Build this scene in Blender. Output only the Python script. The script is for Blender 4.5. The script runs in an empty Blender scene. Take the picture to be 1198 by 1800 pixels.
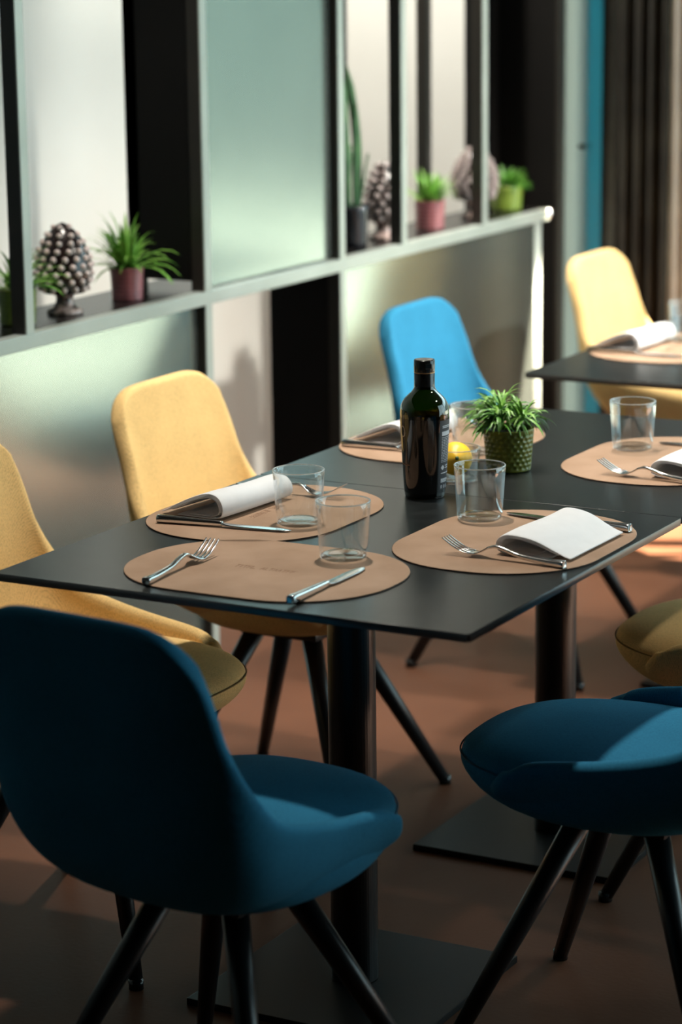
import bpy, bmesh, math, random
from mathutils import Vector, Matrix
random.seed(7)
SC = bpy.context.scene
COL = SC.collection
PI = math.pi

# ------------------------------------------------------------------ camera, world, light, exposure
def lin(r, g, b):
    f = lambda c: (c / 255 / 12.92) if c / 255 <= 0.04045 else ((c / 255 + 0.055) / 1.055) ** 2.4
    return (f(r), f(g), f(b), 1.0)

CAM_POS = Vector((2.289, -3.0889, 1.6873))
YAW, PITCH, ROLL, FPX = -0.4998, 0.2219, -0.0116, 4548.1
fw = Vector((math.sin(YAW) * math.cos(PITCH), math.cos(YAW) * math.cos(PITCH), -math.sin(PITCH)))
rt = Vector((math.cos(YAW), -math.sin(YAW), 0)); up = rt.cross(fw)
rt, up = math.cos(ROLL) * rt + math.sin(ROLL) * up, -math.sin(ROLL) * rt + math.cos(ROLL) * up
cam = bpy.data.cameras.new('camera'); cam_o = bpy.data.objects.new('camera', cam); COL.objects.link(cam_o)
cam_o.matrix_world = Matrix(((rt.x, up.x, -fw.x, CAM_POS.x), (rt.y, up.y, -fw.y, CAM_POS.y), (rt.z, up.z, -fw.z, CAM_POS.z), (0, 0, 0, 1)))
cam.sensor_fit = 'VERTICAL'; cam.sensor_height = 36; cam.sensor_width = 24; cam.lens = FPX / 1800 * 36
cam.clip_start = 0.05; cam.clip_end = 60
cam.dof.use_dof = True; cam.dof.focus_distance = 4.2; cam.dof.aperture_fstop = 2.9; cam.dof.aperture_blades = 9
SC.camera = cam_o

world = bpy.data.worlds.new('daylight'); SC.world = world; world.use_nodes = True
bg = world.node_tree.nodes['Background']
bg.inputs[0].default_value = (0.64, 0.93, 1.0, 1); bg.inputs[1].default_value = 4.2

sun = bpy.data.lights.new('sun', 'SUN'); sun.energy = 80.0; sun.angle = 0.01; sun.color = (1.0, 0.86, 0.66)
sun_o = bpy.data.objects.new('sun', sun); COL.objects.link(sun_o)
sun_o.rotation_euler = Vector((0.60, 0.24, 0.76)).to_track_quat('Z', 'Y').to_euler()

def portal(name, loc, direction, sx, sy):
    l = bpy.data.lights.new(name, 'AREA'); l.shape = 'RECTANGLE'; l.size = sx; l.size_y = sy
    l.cycles.is_portal = True
    o = bpy.data.objects.new(name, l); COL.objects.link(o); o.location = loc
    o.rotation_euler = Vector(direction).to_track_quat('-Z', 'Y').to_euler()
FAR_Y, RIGHT_X, CEIL = 4.05, 3.6, 3.0
portal('far_window_daylight', (1.72, FAR_Y + 0.2, 1.4), (0, -1, 0), 3.7, 2.5)
portal('right_window_daylight', (RIGHT_X + 0.2, 2.6, 1.38), (-1, 0, 0), 2.6, 2.55)

SC.view_settings.view_transform = 'Standard'; SC.view_settings.look = 'None'
SC.view_settings.gamma = 1.0; SC.view_settings.use_curve_mapping = False
SC.view_settings.exposure = 0.0
SC.cycles.use_denoising = True
SC.cycles.max_bounces = 8; SC.cycles.transparent_max_bounces = 24; SC.cycles.sample_clamp_indirect = 6.0

# ------------------------------------------------------------------ helpers
def new_mat(name):
    m = bpy.data.materials.new(name); m.use_nodes = True
    nt = m.node_tree; return m, nt, nt.nodes['Principled BSDF']
def setp(b, **k):
    for n, v in k.items():
        key = {'col': 'Base Color', 'rough': 'Roughness', 'metal': 'Metallic', 'spec': 'Specular IOR Level', 'sheen': 'Sheen Weight',
               'coat': 'Coat Weight', 'trans': 'Transmission Weight', 'ior': 'IOR', 'sub': 'Subsurface Weight', 'coatr': 'Coat Roughness', 'sheenr': 'Sheen Roughness'}[n]
        b.inputs[key].default_value = v
def mottled(name, c1, c2, scale=8, rough=0.6, bump=0.0, bscale=60, detail=4, spread=(0.35, 0.65), **k):
    m, nt, b = new_mat(name)
    tc = nt.nodes.new('ShaderNodeTexCoord'); n = nt.nodes.new('ShaderNodeTexNoise')
    n.inputs['Scale'].default_value = scale; n.inputs['Detail'].default_value = detail
    r = nt.nodes.new('ShaderNodeValToRGB'); r.color_ramp.elements[0].color = c1; r.color_ramp.elements[1].color = c2
    r.color_ramp.elements[0].position, r.color_ramp.elements[1].position = spread
    L = nt.links.new
    L(tc.outputs['Object'], n.inputs['Vector']); L(n.outputs['Fac'], r.inputs['Fac']); L(r.outputs['Color'], b.inputs['Base Color'])
    if bump:
        n2 = nt.nodes.new('ShaderNodeTexNoise'); n2.inputs['Scale'].default_value = bscale; n2.inputs['Detail'].default_value = 3
        bp = nt.nodes.new('ShaderNodeBump'); bp.inputs['Distance'].default_value = bump; bp.inputs['Strength'].default_value = 0.6
        L(tc.outputs['Object'], n2.inputs['Vector']); L(n2.outputs['Fac'], bp.inputs['Height']); L(bp.outputs['Normal'], b.inputs['Normal'])
    setp(b, rough=rough, **k); return m
def fabric(name, c):
    m, nt, b = new_mat(name); L = nt.links.new
    tc = nt.nodes.new('ShaderNodeTexCoord')
    mp = nt.nodes.new('ShaderNodeMapping'); mp.inputs['Rotation'].default_value = (0.3, 0.4, 0.78)
    L(tc.outputs['Object'], mp.inputs['Vector'])
    w = []
    for d in ('X', 'Y'):
        wv = nt.nodes.new('ShaderNodeTexWave'); wv.bands_direction = d; wv.inputs['Scale'].default_value = 160
        wv.inputs['Distortion'].default_value = 3; wv.inputs['Detail'].default_value = 1; L(mp.outputs[0], wv.inputs['Vector']); w.append(wv)
    add = nt.nodes.new('ShaderNodeMath'); add.operation = 'ADD'; L(w[0].outputs['Fac'], add.inputs[0]); L(w[1].outputs['Fac'], add.inputs[1])
    ns = nt.nodes.new('ShaderNodeTexNoise'); ns.inputs['Scale'].default_value = 330; ns.inputs['Detail'].default_value = 3; L(tc.outputs['Object'], ns.inputs['Vector'])
    big = nt.nodes.new('ShaderNodeTexNoise'); big.inputs['Scale'].default_value = 14; big.inputs['Detail'].default_value = 4; L(tc.outputs['Object'], big.inputs['Vector'])
    a2 = nt.nodes.new('ShaderNodeMath'); a2.operation = 'MULTIPLY_ADD'; a2.inputs[1].default_value = 0.25; L(add.outputs[0], a2.inputs[0]); L(ns.outputs['Fac'], a2.inputs[2])
    a3 = nt.nodes.new('ShaderNodeMath'); a3.operation = 'MULTIPLY_ADD'; a3.inputs[1].default_value = 0.35; L(big.outputs['Fac'], a3.inputs[0]); L(a2.outputs[0], a3.inputs[2])
    rp = nt.nodes.new('ShaderNodeValToRGB'); e = rp.color_ramp.elements
    e[0].position = 0.55; e[0].color = tuple(x * 0.72 for x in c[:3]) + (1,); e[1].position = 1.1 if False else 1.0; e[1].color = tuple(min(1, x * 1.22) for x in c[:3]) + (1,)
    L(a3.outputs[0], rp.inputs['Fac']); L(rp.outputs['Color'], b.inputs['Base Color'])
    bp = nt.nodes.new('ShaderNodeBump'); bp.inputs['Distance'].default_value = 0.0006; bp.inputs['Strength'].default_value = 0.5
    L(a2.outputs[0], bp.inputs['Height']); L(bp.outputs['Normal'], b.inputs['Normal'])
    setp(b, rough=0.95, spec=0.08, sheen=0.03, sheenr=0.5)
    b.inputs['Sheen Tint'].default_value = tuple(min(1, x * 1.5 + 0.1) for x in c[:3]) + (1,)
    return m
def thin_glass(name, tint=(1, 1, 1, 1), refl=1.0, rough=0.0):
    m = bpy.data.materials.new(name); m.use_nodes = True; nt = m.node_tree; nt.nodes.clear(); L = nt.links.new
    out = nt.nodes.new('ShaderNodeOutputMaterial'); mix = nt.nodes.new('ShaderNodeMixShader')
    tr = nt.nodes.new('ShaderNodeBsdfTransparent'); tr.inputs[0].default_value = tint
    gl = nt.nodes.new('ShaderNodeBsdfGlossy'); gl.inputs['Roughness'].default_value = rough; gl.inputs[0].default_value = (refl, refl, refl, 1)
    lw = nt.nodes.new('ShaderNodeLayerWeight'); lw.inputs['Blend'].default_value = 0.5
    pw = nt.nodes.new('ShaderNodeMath'); pw.operation = 'POWER'; pw.inputs[1].default_value = 2.6
    ma = nt.nodes.new('ShaderNodeMath'); ma.operation = 'MULTIPLY_ADD'; ma.inputs[1].default_value = 0.8; ma.inputs[2].default_value = 0.04
    L(lw.outputs['Facing'], pw.inputs[0]); L(pw.outputs[0], ma.inputs[0])
    L(ma.outputs[0], mix.inputs[0]); L(tr.outputs[0], mix.inputs[1]); L(gl.outputs[0], mix.inputs[2]); L(mix.outputs[0], out.inputs[0])
    return m
def plain(name, c, rough=0.5, **k):
    d = 0.92
    return mottled(name, tuple(x * d for x in c[:3]) + (1,), tuple(min(1, x * 1.06) for x in c[:3]) + (1,), scale=25, rough=rough, **k)

M = {}
M['floor'] = mottled('rust_resin_floor', (0.100, 0.041, 0.022, 1), (0.150, 0.061, 0.033, 1), scale=1.6, rough=0.55, bump=0.0006, bscale=90, detail=8, spec=0.16)
M['mustard'] = fabric('mustard_fabric', (0.63, 0.43, 0.185, 1))
M['blue'] = fabric('petrol_blue_fabric', (0.026, 0.172, 0.30, 1))
M['seam_mustard'] = plain('mustard_seam', (0.16, 0.09, 0.02, 1), 0.9)
M['seam_blue'] = plain('blue_seam', (0.010, 0.085, 0.155, 1), 0.9)
M['leg'] = plain('black_powder_coat', (0.007, 0.007, 0.008, 1), 0.34, spec=0.4)
M['table'] = mottled('black_laminate', (0.010, 0.0115, 0.0115, 1), (0.014, 0.016, 0.016, 1), scale=30, rough=0.30, bump=0.00006, bscale=900, spec=0.34)
M['column'] = plain('black_column_coat', (0.006, 0.006, 0.006, 1), 0.30, spec=0.5)
M['base'] = plain('matt_black_base', (0.006, 0.006, 0.006, 1), 0.42, spec=0.22)
M['edge'] = plain('window_lit_edge', (0.075, 0.075, 0.078, 1), 0.45, spec=1.0)  # table sides made lighter: window light on the edges put into the colour
M['leather'] = mottled('tan_leather', (0.315, 0.195, 0.122, 1), (0.40, 0.260, 0.174, 1), scale=9, rough=0.62, bump=0.0005, bscale=420, detail=10, spec=0.3)
M['leather_edge'] = plain('dark_leather_edge', (0.05, 0.028, 0.016, 1), 0.8)
M['emboss'] = plain('embossed_mark', (0.24, 0.13, 0.07, 1), 0.7)
M['napkin'] = mottled('white_linen', (0.90, 0.91, 0.93, 1), (0.94, 0.95, 0.97, 1), scale=40, rough=0.9, bump=0.0003, bscale=700)
_nt = M['napkin'].node_tree; _mx = _nt.nodes.new('ShaderNodeMixShader'); _mx.inputs[0].default_value = 0.24
_tl = _nt.nodes.new('ShaderNodeBsdfTranslucent'); _tl.inputs[0].default_value = (0.88, 0.86, 0.84, 1)
_nt.links.new(_nt.nodes['Principled BSDF'].outputs[0], _mx.inputs[1]); _nt.links.new(_tl.outputs[0], _mx.inputs[2]); _nt.links.new(_mx.outputs[0], _nt.nodes['Material Output'].inputs[0])
M['steel'] = mottled('polished_steel', (0.62, 0.62, 0.62, 1), (0.70, 0.70, 0.69, 1), scale=20, rough=0.16, metal=1.0)
M['glass'] = thin_glass('clear_glass', (0.965, 0.975, 0.975, 1))
M['glass_base'] = thin_glass('thick_glass_base', (0.93, 0.95, 0.95, 1), 0.6, 0.03)
M['glass_rim'] = mottled('glass_rim_edge', (0.80, 0.84, 0.84, 1), (0.86, 0.9, 0.9, 1), rough=0.05, trans=0.75, ior=1.3)
M['bottle'] = thin_glass('olive_green_glass', (0.13, 0.11, 0.012, 1), 1.0, 0.02)
M['bottle_black'] = mottled('black_bottle_coat', (0.004, 0.004, 0.004, 1), (0.008, 0.007, 0.007, 1), scale=12, rough=0.07, spec=0.5)
M['oil'] = plain('dark_oil', (0.014, 0.011, 0.003, 1), 0.1)
M['cap'] = plain('black_cap_plastic', (0.008, 0.008, 0.008, 1), 0.22)
M['gold'] = plain('copper_ring', (0.45, 0.27, 0.13, 1), 0.35, metal=0.8)
M['label'] = plain('charcoal_label_paper', (0.035, 0.037, 0.045, 1), 0.6)
M['print'] = plain('pale_print', (0.62, 0.62, 0.66, 1), 0.7)
M['print_tan'] = plain('tan_print', (0.50, 0.40, 0.33, 1), 0.6)
M['lemon'] = mottled('lemon_peel', (0.90, 0.50, 0.02, 1), (0.95, 0.60, 0.03, 1), scale=30, rough=0.4, bump=0.0008, bscale=220)
M['leaf'] = mottled('green_leaf', (0.045, 0.16, 0.018, 1), (0.13, 0.32, 0.04, 1), scale=24, rough=0.42, spec=0.5)
M['leaf_light'] = mottled('light_green_leaf', (0.10, 0.28, 0.03, 1), (0.24, 0.46, 0.08, 1), scale=20, rough=0.45)
M['leaf_dark'] = mottled('dark_green_leaf', (0.012, 0.06, 0.018, 1), (0.06, 0.15, 0.05, 1), scale=14, rough=0.45)
M['soil'] = mottled('potting_soil', (0.02, 0.012, 0.008, 1), (0.05, 0.03, 0.02, 1), scale=80, rough=0.95, bump=0.003, bscale=120)
M['pot_green'] = mottled('olive_green_glaze', (0.10, 0.13, 0.018, 1), (0.16, 0.19, 0.030, 1), scale=20, rough=0.25)
M['pot_lime'] = mottled('lime_green_glaze', (0.13, 0.20, 0.025, 1), (0.20, 0.28, 0.04, 1), scale=14, rough=0.3)
M['pot_pink'] = mottled('dusty_pink_glaze', (0.30, 0.095, 0.105, 1), (0.38, 0.135, 0.14, 1), scale=18, rough=0.32)
M['pot_dark'] = plain('dark_pot_glaze', (0.02, 0.02, 0.024, 1), 0.12)
M['cone_dark'] = mottled('black_brown_glaze', (0.010, 0.006, 0.006, 1), (0.028, 0.016, 0.014, 1), scale=30, rough=0.22)
M['cone_pale'] = mottled('blush_glaze', (0.68, 0.55, 0.52, 1), (0.80, 0.68, 0.64, 1), scale=40, rough=0.25)
M['cone_taupe'] = mottled('taupe_glaze', (0.26, 0.205, 0.195, 1), (0.42, 0.35, 0.335, 1), scale=40, rough=0.22)
M['cone_foot'] = mottled('speckled_glaze', (0.06, 0.035, 0.03, 1), (0.55, 0.40, 0.36, 1), scale=45, rough=0.2, spread=(0.42, 0.58))
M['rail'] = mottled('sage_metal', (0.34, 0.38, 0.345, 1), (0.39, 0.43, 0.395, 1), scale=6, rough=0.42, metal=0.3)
M['panel'] = mottled('satin_sage_panel', (0.35, 0.40, 0.37, 1), (0.385, 0.44, 0.405, 1), scale=2.5, rough=0.21, metal=0.9)
M['divider'] = plain('dark_divider_board', (0.005, 0.0045, 0.004, 1), 0.5, spec=0.2)
M['shelf'] = plain('black_shelf_board', (0.010, 0.009, 0.009, 1), 0.25, spec=0.2)
M['white_wall'] = mottled('warm_white_plaster', (0.68, 0.69, 0.66, 1), (0.73, 0.74, 0.71, 1), scale=2, rough=0.8, bump=0.0005, bscale=120)
M['grey_wall'] = mottled('grey_brown_plaster', (0.035, 0.032, 0.028, 1), (0.045, 0.041, 0.036, 1), scale=2, rough=0.8)
M['ceiling'] = plain('dark_ceiling_paint', (0.02, 0.019, 0.018, 1), 0.9)
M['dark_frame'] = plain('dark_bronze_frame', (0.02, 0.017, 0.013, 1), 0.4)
M['grey_frame'] = plain('grey_aluminium', (0.20, 0.20, 0.19, 1), 0.4, metal=0.6)
M['curtain'] = mottled('dark_brown_curtain', (0.016, 0.015, 0.012, 1), (0.034, 0.032, 0.024, 1), scale=8, rough=0.95)
M['curtain_beige'] = mottled('beige_curtain', (0.38, 0.36, 0.32, 1), (0.46, 0.44, 0.39, 1), scale=8, rough=0.95)
M['facade'] = mottled('sage_render_facade', (0.17, 0.185, 0.165, 1), (0.22, 0.235, 0.215, 1), scale=1.5, rough=0.9)
M['paving'] = mottled('pale_paving', (0.115, 0.145, 0.14, 1), (0.15, 0.19, 0.18, 1), scale=2, rough=0.9)
def frosted(name, c):
    m = bpy.data.materials.new(name); m.use_nodes = True; nt = m.node_tree; nt.nodes.clear(); L = nt.links.new
    out = nt.nodes.new('ShaderNodeOutputMaterial'); mix = nt.nodes.new('ShaderNodeMixShader'); mix.inputs[0].default_value = 0.35
    tl = nt.nodes.new('ShaderNodeBsdfTranslucent'); tl.inputs[0].default_value = c
    df = nt.nodes.new('ShaderNodeBsdfGlossy'); df.inputs[0].default_value = (0.5, 0.5, 0.5, 1); df.inputs['Roughness'].default_value = 0.4
    L(tl.outputs[0], mix.inputs[1]); L(df.outputs[0], mix.inputs[2]); L(mix.outputs[0], out.inputs[0]); return m
M['frost_grey'] = frosted('grey_frosted_glass', (0.33, 0.375, 0.375, 1))
M['frost_reflection'] = frosted('teal_reflection_glass', (0.13, 0.38, 0.44, 1))  # teal tint stands in for a reflection across the glass

def link(name, me, mat=None, parent=None, smooth=False, loc=None):
    o = bpy.data.objects.new(name, me); COL.objects.link(o)
    if mat is not None and not me.materials: me.materials.append(M[mat] if isinstance(mat, str) else mat)
    if smooth:
        for p in me.polygons: p.use_smooth = True
    if parent is not None: o.parent = parent
    if loc is not None: o.location = loc
    return o
def mesh(name, vs, fs):
    me = bpy.data.meshes.new(name); me.from_pydata([tuple(v) for v in vs], [], fs); me.update(); return me
def thing(name, label, cat, loc=(0, 0, 0), rz=0.0, group=None):
    o = bpy.data.objects.new(name, None); COL.objects.link(o); o.empty_display_size = 0.05
    o.location = loc; o.rotation_euler = (0, 0, rz); return tag(o, label, cat, group)
def tag(o, label, cat, group=None):
    o['label'] = label; o['category'] = cat
    if group: o['group'] = group
    return o
def struct(o): o['kind'] = 'structure'; return o
def copy_tree(o, loc, rz, label=None):
    r = o.copy(); COL.objects.link(r); r.location = loc; r.rotation_euler = (0, 0, rz)
    if label: r['label'] = label
    for ch in list(o.children):
        c = ch.copy(); COL.objects.link(c); c.parent = r
        for g in list(ch.children):
            d = g.copy(); COL.objects.link(d); d.parent = c
    return r
def box_me(x0, x1, y0, y1, z0, z1, bev=0.0, seg=2):
    bm = bmesh.new(); bmesh.ops.create_cube(bm, size=1)
    for v in bm.verts: v.co = ((x0 + x1) / 2 + v.co.x * (x1 - x0), (y0 + y1) / 2 + v.co.y * (y1 - y0), (z0 + z1) / 2 + v.co.z * (z1 - z0))
    if bev: bmesh.ops.bevel(bm, geom=bm.edges[:], offset=bev, segments=seg, affect='EDGES', profile=0.7)
    me = bpy.data.meshes.new('box'); bm.to_mesh(me); bm.free(); return me
def box(name, x0, x1, y0, y1, z0, z1, mat, parent=None, bev=0.0):
    return link(name, box_me(x0, x1, y0, y1, z0, z1, bev), mat, parent)
def lathe_me(prof, n=48, close_top=False, close_bot=False):
    vs, fs = [], []
    for r, z in prof:
        for k in range(n):
            a = 2 * PI * k / n; vs.append((r * math.cos(a), r * math.sin(a), z))
    for i in range(len(prof) - 1):
        for k in range(n):
            k2 = (k + 1) % n; fs.append((i * n + k, i * n + k2, (i + 1) * n + k2, (i + 1) * n + k))
    if close_bot: fs.append(tuple(reversed(range(n))))
    if close_top: fs.append(tuple(range((len(prof) - 1) * n, len(prof) * n)))
    return mesh('lathe', vs, fs)
def loft_me(rings, cap=True, closed=True):
    n = len(rings[0]); vs = [p for r in rings for p in r]; fs = []
    for i in range(len(rings) - 1):
        for k in range(n if closed else n - 1):
            k2 = (k + 1) % n; fs.append((i * n + k, i * n + k2, (i + 1) * n + k2, (i + 1) * n + k))
    if cap and closed: fs.append(tuple(reversed(range(n)))); fs.append(tuple(range((len(rings) - 1) * n, len(rings) * n)))
    return mesh('loft', vs, fs)
def tube_me(pts, rad, n=10):
    pts = [Vector(p) for p in pts]; rs = rad if isinstance(rad, (list, tuple)) else [rad] * len(pts); rings = []
    for i, p in enumerate(pts):
        t = (pts[min(i + 1, len(pts) - 1)] - pts[max(i - 1, 0)]).normalized()
        a = t.cross(Vector((0, 0, 1)));  a = a.normalized() if a.length > 1e-3 else Vector((1, 0, 0)); b = t.cross(a)
        rings.append([p + rs[i] * (math.cos(2 * PI * k / n) * a + math.sin(2 * PI * k / n) * b) for k in range(n)])
    return loft_me(rings)
def crom(P, n):
    """sample a Catmull-Rom spline through tuples P at n points"""
    out = []; m = len(P) - 1
    for i in range(n):
        t = i / (n - 1) * m; k = min(int(t), m - 1); f = t - k
        p0, p1, p2, p3 = P[max(k - 1, 0)], P[k], P[k + 1], P[min(k + 2, m)]
        out.append(tuple(0.5 * (2 * b + (c - a) * f + (2 * a - 5 * b + 4 * c - d) * f * f + (3 * b - a - 3 * c + d) * f ** 3) for a, b, c, d in zip(p0, p1, p2, p3)))
    return out
def subsurf(o, lv=1):
    s = o.modifiers.new('smooth', 'SUBSURF'); s.levels = lv; s.render_levels = lv
def solid(o, t, off=0.0):
    s = o.modifiers.new('thickness', 'SOLIDIFY'); s.thickness = t; s.offset = off

# ------------------------------------------------------------------ the room
struct(box('floor', -2.2, RIGHT_X + 0.1, -4.6, FAR_Y + 0.1, -0.1, 0, 'floor'))
struct(box('ceiling', -2.2, RIGHT_X + 0.1, -4.6, FAR_Y + 0.1, CEIL, CEIL + 0.1, 'ceiling'))
struct(box('wall_left', -1.85, -1.7, -4.6, FAR_Y + 0.1, 0, CEIL, 'white_wall'))
struct(box('wall_back', -1.7, RIGHT_X, -4.6, -4.45, 0, CEIL, 'grey_wall'))
# right wall with a long window
wr = struct(box('wall_right', RIGHT_X, RIGHT_X + 0.15, -4.45, 1.3, 0, CEIL, 'grey_wall'))
box('wall_section', RIGHT_X, RIGHT_X + 0.15, 3.9, FAR_Y, 0, CEIL, 'grey_wall', wr)
box('window_parapet', RIGHT_X, RIGHT_X + 0.15, 1.3, 3.9, 0, 0.10, 'grey_wall', wr)
box('window_lintel', RIGHT_X, RIGHT_X + 0.15, 1.3, 3.9, 2.65, CEIL, 'grey_wall', wr)
w1 = struct(box('window_1', RIGHT_X + 0.03, RIGHT_X + 0.10, 1.3, 3.9, 0.10, 0.16, 'dark_frame'))
for y in (1.32, 2.15, 3.0, 3.88): box('mullion', RIGHT_X + 0.03, RIGHT_X + 0.10, y - 0.025, y + 0.025, 0.16, 2.65, 'dark_frame', w1)
# far wall: white section behind the shelving, glazed door, curtains, then full height glazing
wf = struct(box('wall_far', -1.7, 3.6, FAR_Y, FAR_Y + 0.15, 2.65, CEIL, 'grey_wall'))
box('wall_section', -1.7, -1.0, FAR_Y, FAR_Y + 0.15, 0, 2.65, 'white_wall', wf)
w2 = struct(box('window_2', -0.66, 3.6, FAR_Y + 0.03, FAR_Y + 0.10, 0.0, 0.10, 'dark_frame'))
for x in (-0.63, -0.06, 1.2, 2.4, 3.57): box('mullion', x - 0.025, x + 0.025, FAR_Y + 0.03, FAR_Y + 0.10, 0.10, 2.65, 'dark_frame', w2)
d1 = struct(box('door_1', -1.0, -0.853, FAR_Y + 0.0, FAR_Y + 0.08, 0, 2.65, 'dark_frame'))
box('frosted_pane', -0.853, -0.777, FAR_Y + 0.03, FAR_Y + 0.045, 0, 2.65, 'frost_grey', d1)
box('frosted_pane', -0.777, -0.717, FAR_Y + 0.03, FAR_Y + 0.045, 0, 2.65, 'frost_reflection', d1)  # second pane carries the teal reflection as its own tint
box('door_frame', -0.717, -0.700, FAR_Y + 0.0, FAR_Y + 0.08, 0, 2.65, 'dark_frame', d1)
box('door_frame', -0.700, -0.668, FAR_Y + 0.0, FAR_Y + 0.08, 0, 2.65, 'grey_frame', d1)
box('door_handle', -0.785, -0.760, FAR_Y - 0.02, FAR_Y + 0.03, 1.04, 1.055, 'steel', d1, 0.004)
def curtain(name, x0, x1, y, amp, folds, mat, label):
    n = folds * 12; rows = []
    for i in range(n + 1):
        t = i / n; a = t * folds * 2 * PI
        rows.append((x0 + (x1 - x0) * t, y + amp * math.sin(a) + 0.3 * amp * math.sin(2.3 * a + 1)))
    vs = [(x, yy, z) for z in (0.015, 0.9, 1.8, 2.63) for x, yy in rows]; m = n + 1
    fs = [(j * m + i, j * m + i + 1, (j + 1) * m + i + 1, (j + 1) * m + i) for j in range(3) for i in range(n)]
    o = link(name, mesh(name, vs, fs), mat, None, True); solid(o, 0.004); tag(o, label, 'curtain'); return o
curtain('curtain', -0.640, -0.472, FAR_Y - 0.08, 0.022, 4, 'curtain', 'dark brown floor length curtain gathered beside the glazed door')
curtain('curtain', -0.468, -0.400, FAR_Y - 0.09, 0.012, 2, 'curtain_beige', 'beige curtain strip at the right edge beside the dark curtain')
curtain('curtain', -0.395, -0.050, FAR_Y - 0.08, 0.022, 8, 'curtain', 'dark curtain drawn over the glazing right of the beige strip')
struct(box('ground_outside', -4, 9, FAR_Y + 0.16, 14, -0.15, -0.05, 'paving'))
struct(box('facade_outside', -4, 9, 11.5, 12.5, -0.05, 3.2, 'facade'))

# dark full height panel closing the end of the shelving
pl = thing('end_panel', 'black full height panel closing the far end of the shelving', 'panel', (-0.878, 3.88, 0))
box('board', -0.0868, 0.098, -0.02, 0.02, 0, CEIL - 0.002, 'divider', pl)
box('light_stop_board', -0.107, -0.087, -0.205, 0.165, 0, CEIL - 0.002, 'divider', pl)  # added board, stops stray sunlight leaking past the panel
box('edge_trim', 0.098, 0.108, -0.022, 0.02, 0, CEIL - 0.002, 'dark_frame', pl)

# ------------------------------------------------------------------ metal shelving partition
FX, BX = -0.71, -0.91
sh = thing('partition_shelf', 'sage metal shelving partition with satin panels and open cells along the wall', 'shelving', (FX, 2.0, 0))
def sbox(name, x0, x1, y0, y1, z0, z1, mat, bev=0.0): return box(name, x0 - FX, x1 - FX, y0 - 2.0, y1 - 2.0, z0, z1, mat, sh, bev)
RZ0, RZ1 = 0.872, 0.902
sbox('rail', FX - 0.03, FX, 0.2, 3.655, RZ0, RZ1, 'rail', 0.002)
sbox('shelf_board', BX - 0.01, FX - 0.031, 0.2, 3.66, RZ0 + 0.002, RZ1, 'shelf')
re_ = link('rail_end', lathe_me([(0.001, -0.014), (0.012, -0.012), (0.017, -0.006), (0.019, 0.0), (0.017, 0.006), (0.012, 0.012), (0.001, 0.014)], 24), 'steel', sh, True)
re_.rotation_euler = (PI / 2, 0, 0); re_.location = (-0.014, 3.668 - 2.0, 0.887)
posts = [1.105, 1.788, 2.415, 2.745, 3.222]
for y in posts:
    sbox('post', FX - 0.036, FX - 0.004, y, y + 0.027, RZ1, 2.9, 'dark_frame'); sbox('post_face', FX - 0.004, FX, y, y + 0.027, RZ1, 2.9, 'rail', 0.001)  # shade on the post sides put into the dark body colour
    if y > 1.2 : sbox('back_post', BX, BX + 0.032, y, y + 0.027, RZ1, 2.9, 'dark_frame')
for y in (1.788, 2.415): sbox('post', FX - 0.036, FX - 0.004, y, y + 0.027, 0.0, RZ0, 'dark_frame'); sbox('post_face', FX - 0.004, FX, y, y + 0.027, 0.0, RZ0, 'rail', 0.001)  # lower posts likewise: side shade given as dark colour
tb = link('end_tube', lathe_me([(0.021, 0.0), (0.021, RZ0)], 24, True, True), 'rail', sh, True); tb.location = (-0.022, 3.60 - 2.0, 0)
sbox('divider', BX, FX - 0.034, 1.788, 1.812, RZ1 + 0.022, 2.9, 'divider')
sbox('divider', BX, FX - 0.034, 2.415, 2.440, 0.0, RZ0, 'divider')
sbox('panel', FX - 0.034, FX - 0.022, 1.82, 2.413, RZ1 + 0.004, 2.9, 'panel')
sbox('panel', FX - 0.034, FX - 0.022, 0.2, 1.786, 0.02, RZ0 - 0.002, 'panel')
sbox('panel', FX - 0.020, FX - 0.008, 2.444, 3.575, 0.02, RZ0 - 0.002, 'panel')

# ------------------------------------------------------------------ tables
def make_table(loc, label):
    t = thing('bistro_table', label, 'table', loc, 0, 'square black bistro tables')
    bm = bmesh.new(); bmesh.ops.create_cube(bm, size=1)
    for v in bm.verts: v.co = (v.co.x * 0.8, v.co.y * 0.8, 0.734 + v.co.z * 0.012)
    bmesh.ops.bevel(bm, geom=[e for e in bm.edges if abs(e.verts[0].co.z - e.verts[1].co.z) > 0.005], offset=0.004, segments=3, affect='EDGES')
    bmesh.ops.bevel(bm, geom=[e for e in bm.edges if all(v.co.z > 0.7399 for v in e.verts) and len(e.link_faces) == 2 and any(abs(f.normal.z) < 0.5 for f in e.link_faces)], offset=0.0005, segments=1, affect='EDGES')
    me = bpy.data.meshes.new('tabletop'); bm.to_mesh(me); bm.free()
    me.materials.append(M['table']); me.materials.append(M['edge'])
    for p in me.polygons: p.material_index = 1 if abs(p.normal.z) < 0.3 else 0
    link('tabletop', me, 'table', t)
    link('column', lathe_me([(0.0385, 0.013), (0.0385, 0.715)], 48, True, True), 'column', t, False)
    for p in t.children[-1].data.polygons: p.use_smooth = len(p.vertices) == 4
    box('mounting_plate', -0.14, 0.14, -0.14, 0.14, 0.715, 0.728, 'column', t)
    box('base_plate', -0.2, 0.2, -0.2, 0.2, 0.0, 0.012, 'base', t, 0.0015)
    return t
make_table((0.4, 0.4, 0), 'nearest square black table with three tan placemats')
make_table((0.4, 1.2025, 0), 'middle black table pushed against the nearest one, holding the potted herb')
make_table((0.38, 2.38, 0), 'black table at upper right carrying the rearmost placemat')

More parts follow.
